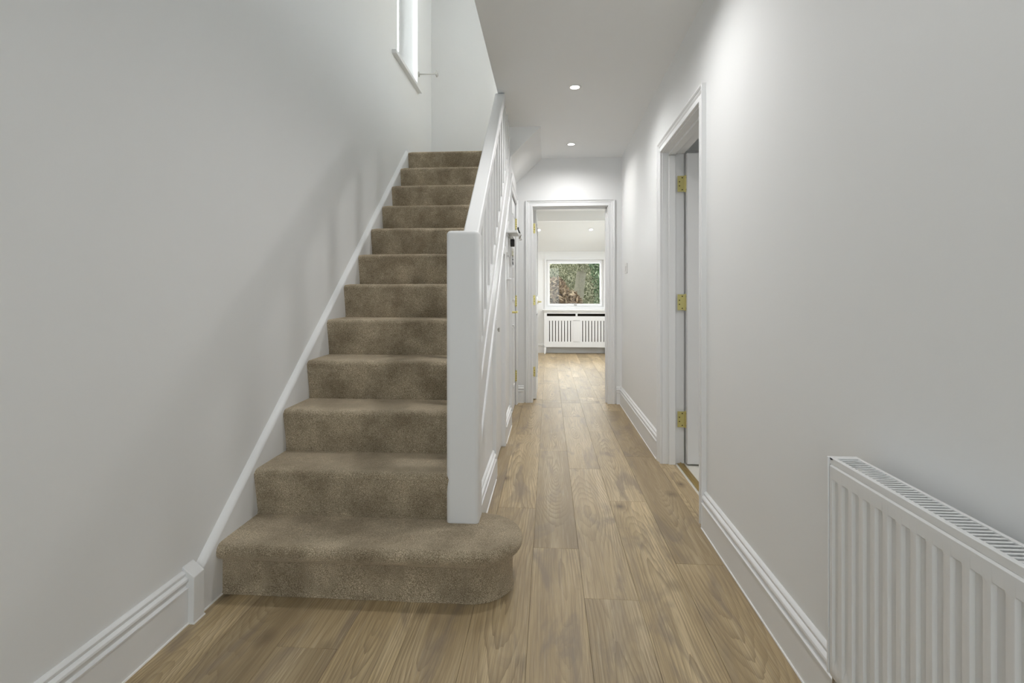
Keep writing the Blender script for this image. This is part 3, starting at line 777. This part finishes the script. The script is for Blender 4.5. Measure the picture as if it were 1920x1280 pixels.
# front frame: stiles, rails
box(bm, (X0, FY, .125), (X0+.05, FY+.02, .77)); box(bm, (X1-.05, FY, .125), (X1, FY+.02, .77))
box(bm, (xm-.018, FY, .69), (xm+.018, FY+.02, .745))
box(bm, (X0+.05, FY, .742), (X1-.05, FY+.02, .77)); box(bm, (X0+.05, FY, .612), (X1-.05, FY+.02, .695)); box(bm, (X0+.05, FY, .125), (X1-.05, FY+.02, .225))
box(bm, (xm-.062, FY, .22), (xm+.062, FY+.02, .62))
obj('front_frame', bm, 'trim', rc)
bx('side_panel', (X0, FY+.02, .125), (X0+.018, KB-.002, .77), 'trim', rc); bx('side_panel', (X1-.018, FY+.02, .125), (X1, KB-.002, .77), 'trim', rc)
for sx in (X0, X1):
    s = 1 if sx == X0 else -1
    for yy in (FY, KB-.06):
        bm = NB(); prism(bm, [(sx, yy, .13), (sx+s*.045, yy, .13), (sx+s*.025, yy, 0), (sx, yy, 0)], [(sx, yy+.045, .13), (sx+s*.045, yy+.045, .13), (sx+s*.025, yy+.045, 0), (sx, yy+.045, 0)])
        obj('leg', bm, 'trim', rc)
bm = NB(); xs = X0+.055
for pa, pb in ((X0+.05, xm-.062), (xm+.062, X1-.05)):
    n = 9; wd = (pb-pa); gp = .0135; sw_ = (wd - 8*gp)/9
    for i in range(n):
        xx = pa + i*(sw_+gp)
        bx('slat', (xx, FY+.003, .215), (xx+sw_, FY+.018, .622), 'trim', rc, bevel=.0015)
bx('gap_shade_sheet', (X0+.02, KB-.03, .125), (X1-.02, KB-.005, .765), 'gap', rc)  # dark sheet puts the shade between the slats into colour

# ------------------------------------------------------------------ kitchen window
wn = empty('window_1', (.49, KB, .82)); struct(wn, 'white framed kitchen window looking onto the garden', 'window')
bm = NB()
for a, b in (((-.075, .822), (-.045, 1.77)), ((1.02, .822), (1.05, 1.77)), ((-.045, 1.745), (1.02, 1.77)), ((-.045, .822), (1.02, .862))):
    box(bm, (a[0], KB-.018, a[1]), (b[0], KB+.01, b[1]))
obj('window_casing', bm, 'trim', wn)
bm = NB()
def rect_frame(bm, x0, z0, x1, z1, w, ya, yb, axis='y'):
    for a, b in (((x0, z0), (x1, z0+w)), ((x0, z1-w), (x1, z1)), ((x0, z0+w), (x0+w, z1-w)), ((x1-w, z0+w), (x1, z1-w))):
        if axis == 'y': box(bm, (a[0], ya, a[1]), (b[0], yb, b[1]))
        else: box(bm, (ya, a[0], a[1]), (yb, b[0], b[1]))
rect_frame(bm, WX0, WZ0, WX1, WZ1, .028, KB+.01, KB+.08); obj('window_frame', bm, 'upvc', wn)
bm = NB(); rect_frame(bm, WX0+.025, WZ0+.025, WX1-.025, WZ1-.025, .038, KB+.0, KB+.06); obj('sash', bm, 'upvc', wn)
bx('pane', (.018, KB+.03, .92), (.957, KB+.036, 1.69), 'glass', wn)
bm = NB(); box(bm, (.47, KB-.012, .895), (.52, KB+.002, .908)); cyl(bm, (.515, KB-.02, .901), (.515, KB, .901), .009, n=12); obj('window_handle', bm, 'steel', wn)

# ------------------------------------------------------------------ stair window
ws = empty('window_2', (XL, 4.3, 2.95)); struct(ws, 'tall white stair window with sill in the left wall', 'window')
bm = NB(); box(bm, (XL-.01, 3.86, 2.915), (XL+.035, 4.66, 2.945)); box(bm, (XL-.165, 4.0, 2.92), (XL, 4.63, 2.946)); obj('window_sill', bm, 'trim', ws, bevel=.003)
bm = NB(); rect_frame(bm, 4.0, 2.945, 4.63, 4.25, .05, XL-.225, XL-.165, 'x'); obj('window_frame', bm, 'upvc', ws)
bm = NB(); rect_frame(bm, 4.045, 2.99, 4.585, 4.205, .045, XL-.215, XL-.150, 'x'); obj('sash', bm, 'upvc', ws)
bx('pane', (XL-.19, 4.09, 3.03), (XL-.184, 4.54, 4.16), 'glass', ws)
# curtain holdback
hbk = empty('curtain_holdback', (XL, 4.665, 3.095)); tag(hbk, 'satin steel curtain holdback knob right of the stair window', 'curtain holdback')
bm = NB(); lathe(bm, [(.024, 0), (.025, .004), (.02, .007), (.006, .009)], (XL, 4.665, 3.095), 'x', 28); obj('wall_plate', bm, 'steel', hbk, smooth=True)
bm = NB(); cyl(bm, (XL+.006, 4.665, 3.095), (XL+.165, 4.665, 3.095), .0055, n=12); obj('rod', bm, 'steel', hbk, smooth=True)
bm = NB(); lathe(bm, [(.007, .158), (.02, .160), (.029, .165), (.029, .172), (.022, .178), (.004, .181)], (XL, 4.665, 3.095), 'x', 28); obj('end_disc', bm, 'steel', hbk, smooth=True)

# ------------------------------------------------------------------ downlights and added fill spots
def downlight(loc, label, tilt=0, group=None, power=SPOT_W, seen=True):
    if seen:
        e = empty('downlight', loc); tag(e, label, 'downlight', group)
        e.rotation_euler = (tilt, 0, 0)
        bm = NB(); n = 36
        prof = [(.043, 0), (.043, -.003), (.040, -.005), (.031, -.004), (.029, -.001), (.029, .0)]
        rings = [[bm.verts.new((r*math.cos(2*PI*i/n), r*math.sin(2*PI*i/n), h)) for i in range(n)] for r, h in prof]
        for a, b in zip(rings, rings[1:]):
            for i in range(n): bm.faces.new((a[i], a[(i+1) % n], b[(i+1) % n], b[i]))
        me = bpy.data.meshes.new('bezel'); bmesh.ops.recalc_face_normals(bm, faces=bm.faces); bm.to_mesh(me); bm.free(); me.materials.append(M['plate'])
        for p in me.polygons: p.use_smooth = True
        o = bpy.data.objects.new('bezel', me); C.objects.link(o); o.parent = e
        bm = NB(); ring = [bm.verts.new((.030*math.cos(2*PI*i/n), .030*math.sin(2*PI*i/n), -.0025)) for i in range(n)]; c = bm.verts.new((0, 0, -.0045))
        for i in range(n): bm.faces.new((ring[i], ring[(i+1) % n], c))
        me = bpy.data.meshes.new('lens'); bm.to_mesh(me); bm.free(); me.materials.append(M['led'])
        o = bpy.data.objects.new('lens', me); C.objects.link(o); o.parent = e
    l = bpy.data.lights.new('downlight_or_fill_beam', 'SPOT'); l.energy = power; l.spot_size = math.radians(165); l.spot_blend = .9; l.shadow_soft_size = .03; l.color = WARM
    o = bpy.data.objects.new('downlight_or_fill_beam', l); C.objects.link(o); o.location = (loc[0], loc[1], loc[2]-.012)
downlight((.171, 3.423, ZC), 'recessed ceiling downlight in the hall, the larger nearer one')
downlight((.202, 4.706, ZC), 'recessed ceiling downlight in the hall, near the kitchen doorway')
for y, p in ((2.14, SPOT_W), (.60, 12)): downlight((.19, y, ZC), '', seen=False, power=p)
downlight((-.171, 8.80, 2.188), 'recessed downlight in the kitchen slope, left of the pair', -.33)
downlight((.709, 8.80, 2.188), 'recessed downlight in the kitchen slope, right of the pair', -.33)
for x, y in ((-.6, 6.4), (.5, 6.4), (1.7, 6.4), (1.7, 7.8), (.5, 7.8), (-.6, 7.8)): downlight((x, y, ZC), '', seen=False, power=18)  # unseen spots added to brighten the kitchen
downlight((-.5, 3.2, WT-.02), '', seen=False, power=12)  # unseen fill added high in the stairwell
downlight((1.9, 2.4, 2.44), '', seen=False, power=40)  # unseen fill added to lighten the side room and open door

# ------------------------------------------------------------------ garden beyond the kitchen window
g = bx('ground', (-14, 9.97, -.4), (16, 40, -.3), 'grass'); struct(g, 'lawn of the back garden', 'ground')
def leaves(bm, rnd, n, centre, rad, size, droop=0.):
    for _ in range(n):
        while True:
            p = Vector((rnd.uniform(-1, 1), rnd.uniform(-1, 1), rnd.uniform(-1, 1)))
            if .25 < p.length < 1: break
        q = Vector((centre[0]+p.x*rad[0], centre[1]+p.y*rad[1], centre[2]+p.z*rad[2]))
        d = Vector((rnd.gauss(0, 1), rnd.gauss(0, .6), rnd.gauss(0, 1)-droop)).normalized()
        s = size*rnd.uniform(.6, 1.5); u = d*s; v = d.cross(Vector((rnd.gauss(0, 1), rnd.gauss(0, 1), rnd.gauss(0, 1)))).normalized()*s*.22
        vs = [bm.verts.new(q+a) for a in (-u, v, u, -v)]; bm.faces.new(vs)
def bush(name, label, cat, leafm, clumps, n, size, stems, droop=0., seed=1):
    rnd = random.Random(seed)
    c0 = clumps[0][0]
    e = empty(name, (c0[0], c0[1], -.3)); tag(e, label, cat)
    bm = NB()
    for c, r in clumps: leaves(bm, rnd, int(n/len(clumps)), c, r, size, droop)
    tag(obj('foliage', bm, leafm, e), kind='stuff')
    for p, r0, r1 in stems:
        bm = NB(); tube(bm, p, (r0+r1)/2, 12)
        obj('trunk', bm, 'bark', e, smooth=True)
    return e
bush('evergreen_shrub', 'dense dark evergreen shrub on the right behind the kitchen window', 'shrub', 'leaf_dark',
     [((1.58, 13.4, 1.8), (.52, .5, .9)), ((1.62, 13.3, .9), (.50, .5, 1.1)), ((1.40, 13.5, 2.2), (.5, .4, .5))], 9000, .05, [([(1.62, 13.4, -.3), (1.60, 13.4, 1.2)], .06, .04)], .5, 3)
bush('garden_tree', 'garden tree with thick grey-brown trunk and pale leaves behind the kitchen window', 'tree', 'leaf_pale',
     [((.75, 16.3, 2.3), (1.0, .7, .8)), ((.35, 16.4, 1.6), (.8, .7, .8)), ((1.3, 16.2, .9), (.6, .5, 1.1)), ((1.0, 14.9, 2.25), (.5, .25, .5))], 9000, .045, [([(.84, 15.25, -.3), (.86, 15.25, .9), (.92, 15.35, 1.5), (1.10, 15.7, 2.6)], .16, .13)], 1.0, 5)
bush('brown_shrub', 'bare brown twiggy shrub on the left behind the kitchen window', 'shrub', 'twig_brown',
     [((.16, 12.6, .95), (.36, .4, .58)), ((.46, 12.7, .62), (.42, .4, .6)), ((-.3, 12.8, .5), (.5, .5, .6))], 8000, .07, [([(.2, 12.7, -.3), (.2, 12.7, .3)], .02, .02)], -.4, 9)
bush('rear_hedge', 'tall mixed hedge closing the garden at the back', 'hedge', 'leaf_pale',
     [((-3.0, 19, 1.5), (2.2, .7, 2.6)), ((.0, 19, 1.5), (2.2, .7, 2.6)), ((3.0, 19, 1.5), (2.2, .7, 2.6)), ((6.0, 19, 1.5), (2.2, .7, 2.6))], 14000, .11, [([(0, 19, -.3), (0, 19, 1.0)], .1, .1)], 0, 11)
bx_ = tag(bx('garden_bank', (-9, 20, -.3), (12, 20.4, 4.6), 'grass'), 'dark garden bank behind the rear hedge', 'bank')
for nm, x, y, w_, zt_, lb_ in (('stone_pier', -.33, 17.4, .26, 1.66, 'tall pinkish stone pier in the garden, farther back'), ('stone_pier', .02, 15.4, .20, 1.36, 'low pinkish stone pier in the garden, nearer')):
    p = empty(nm, (x, y, -.3)); tag(p, lb_, 'stone pier')
    z = -.3; hh = (zt_+.3)/7
    for j in range(7):
        bx('stone', (x-w_/2-.01*(j % 2), y, z+hh*j+.006), (x+w_/2+.01*((j+1) % 2), y+.3, z+hh*(j+1)), 'stone', p, bevel=.012)
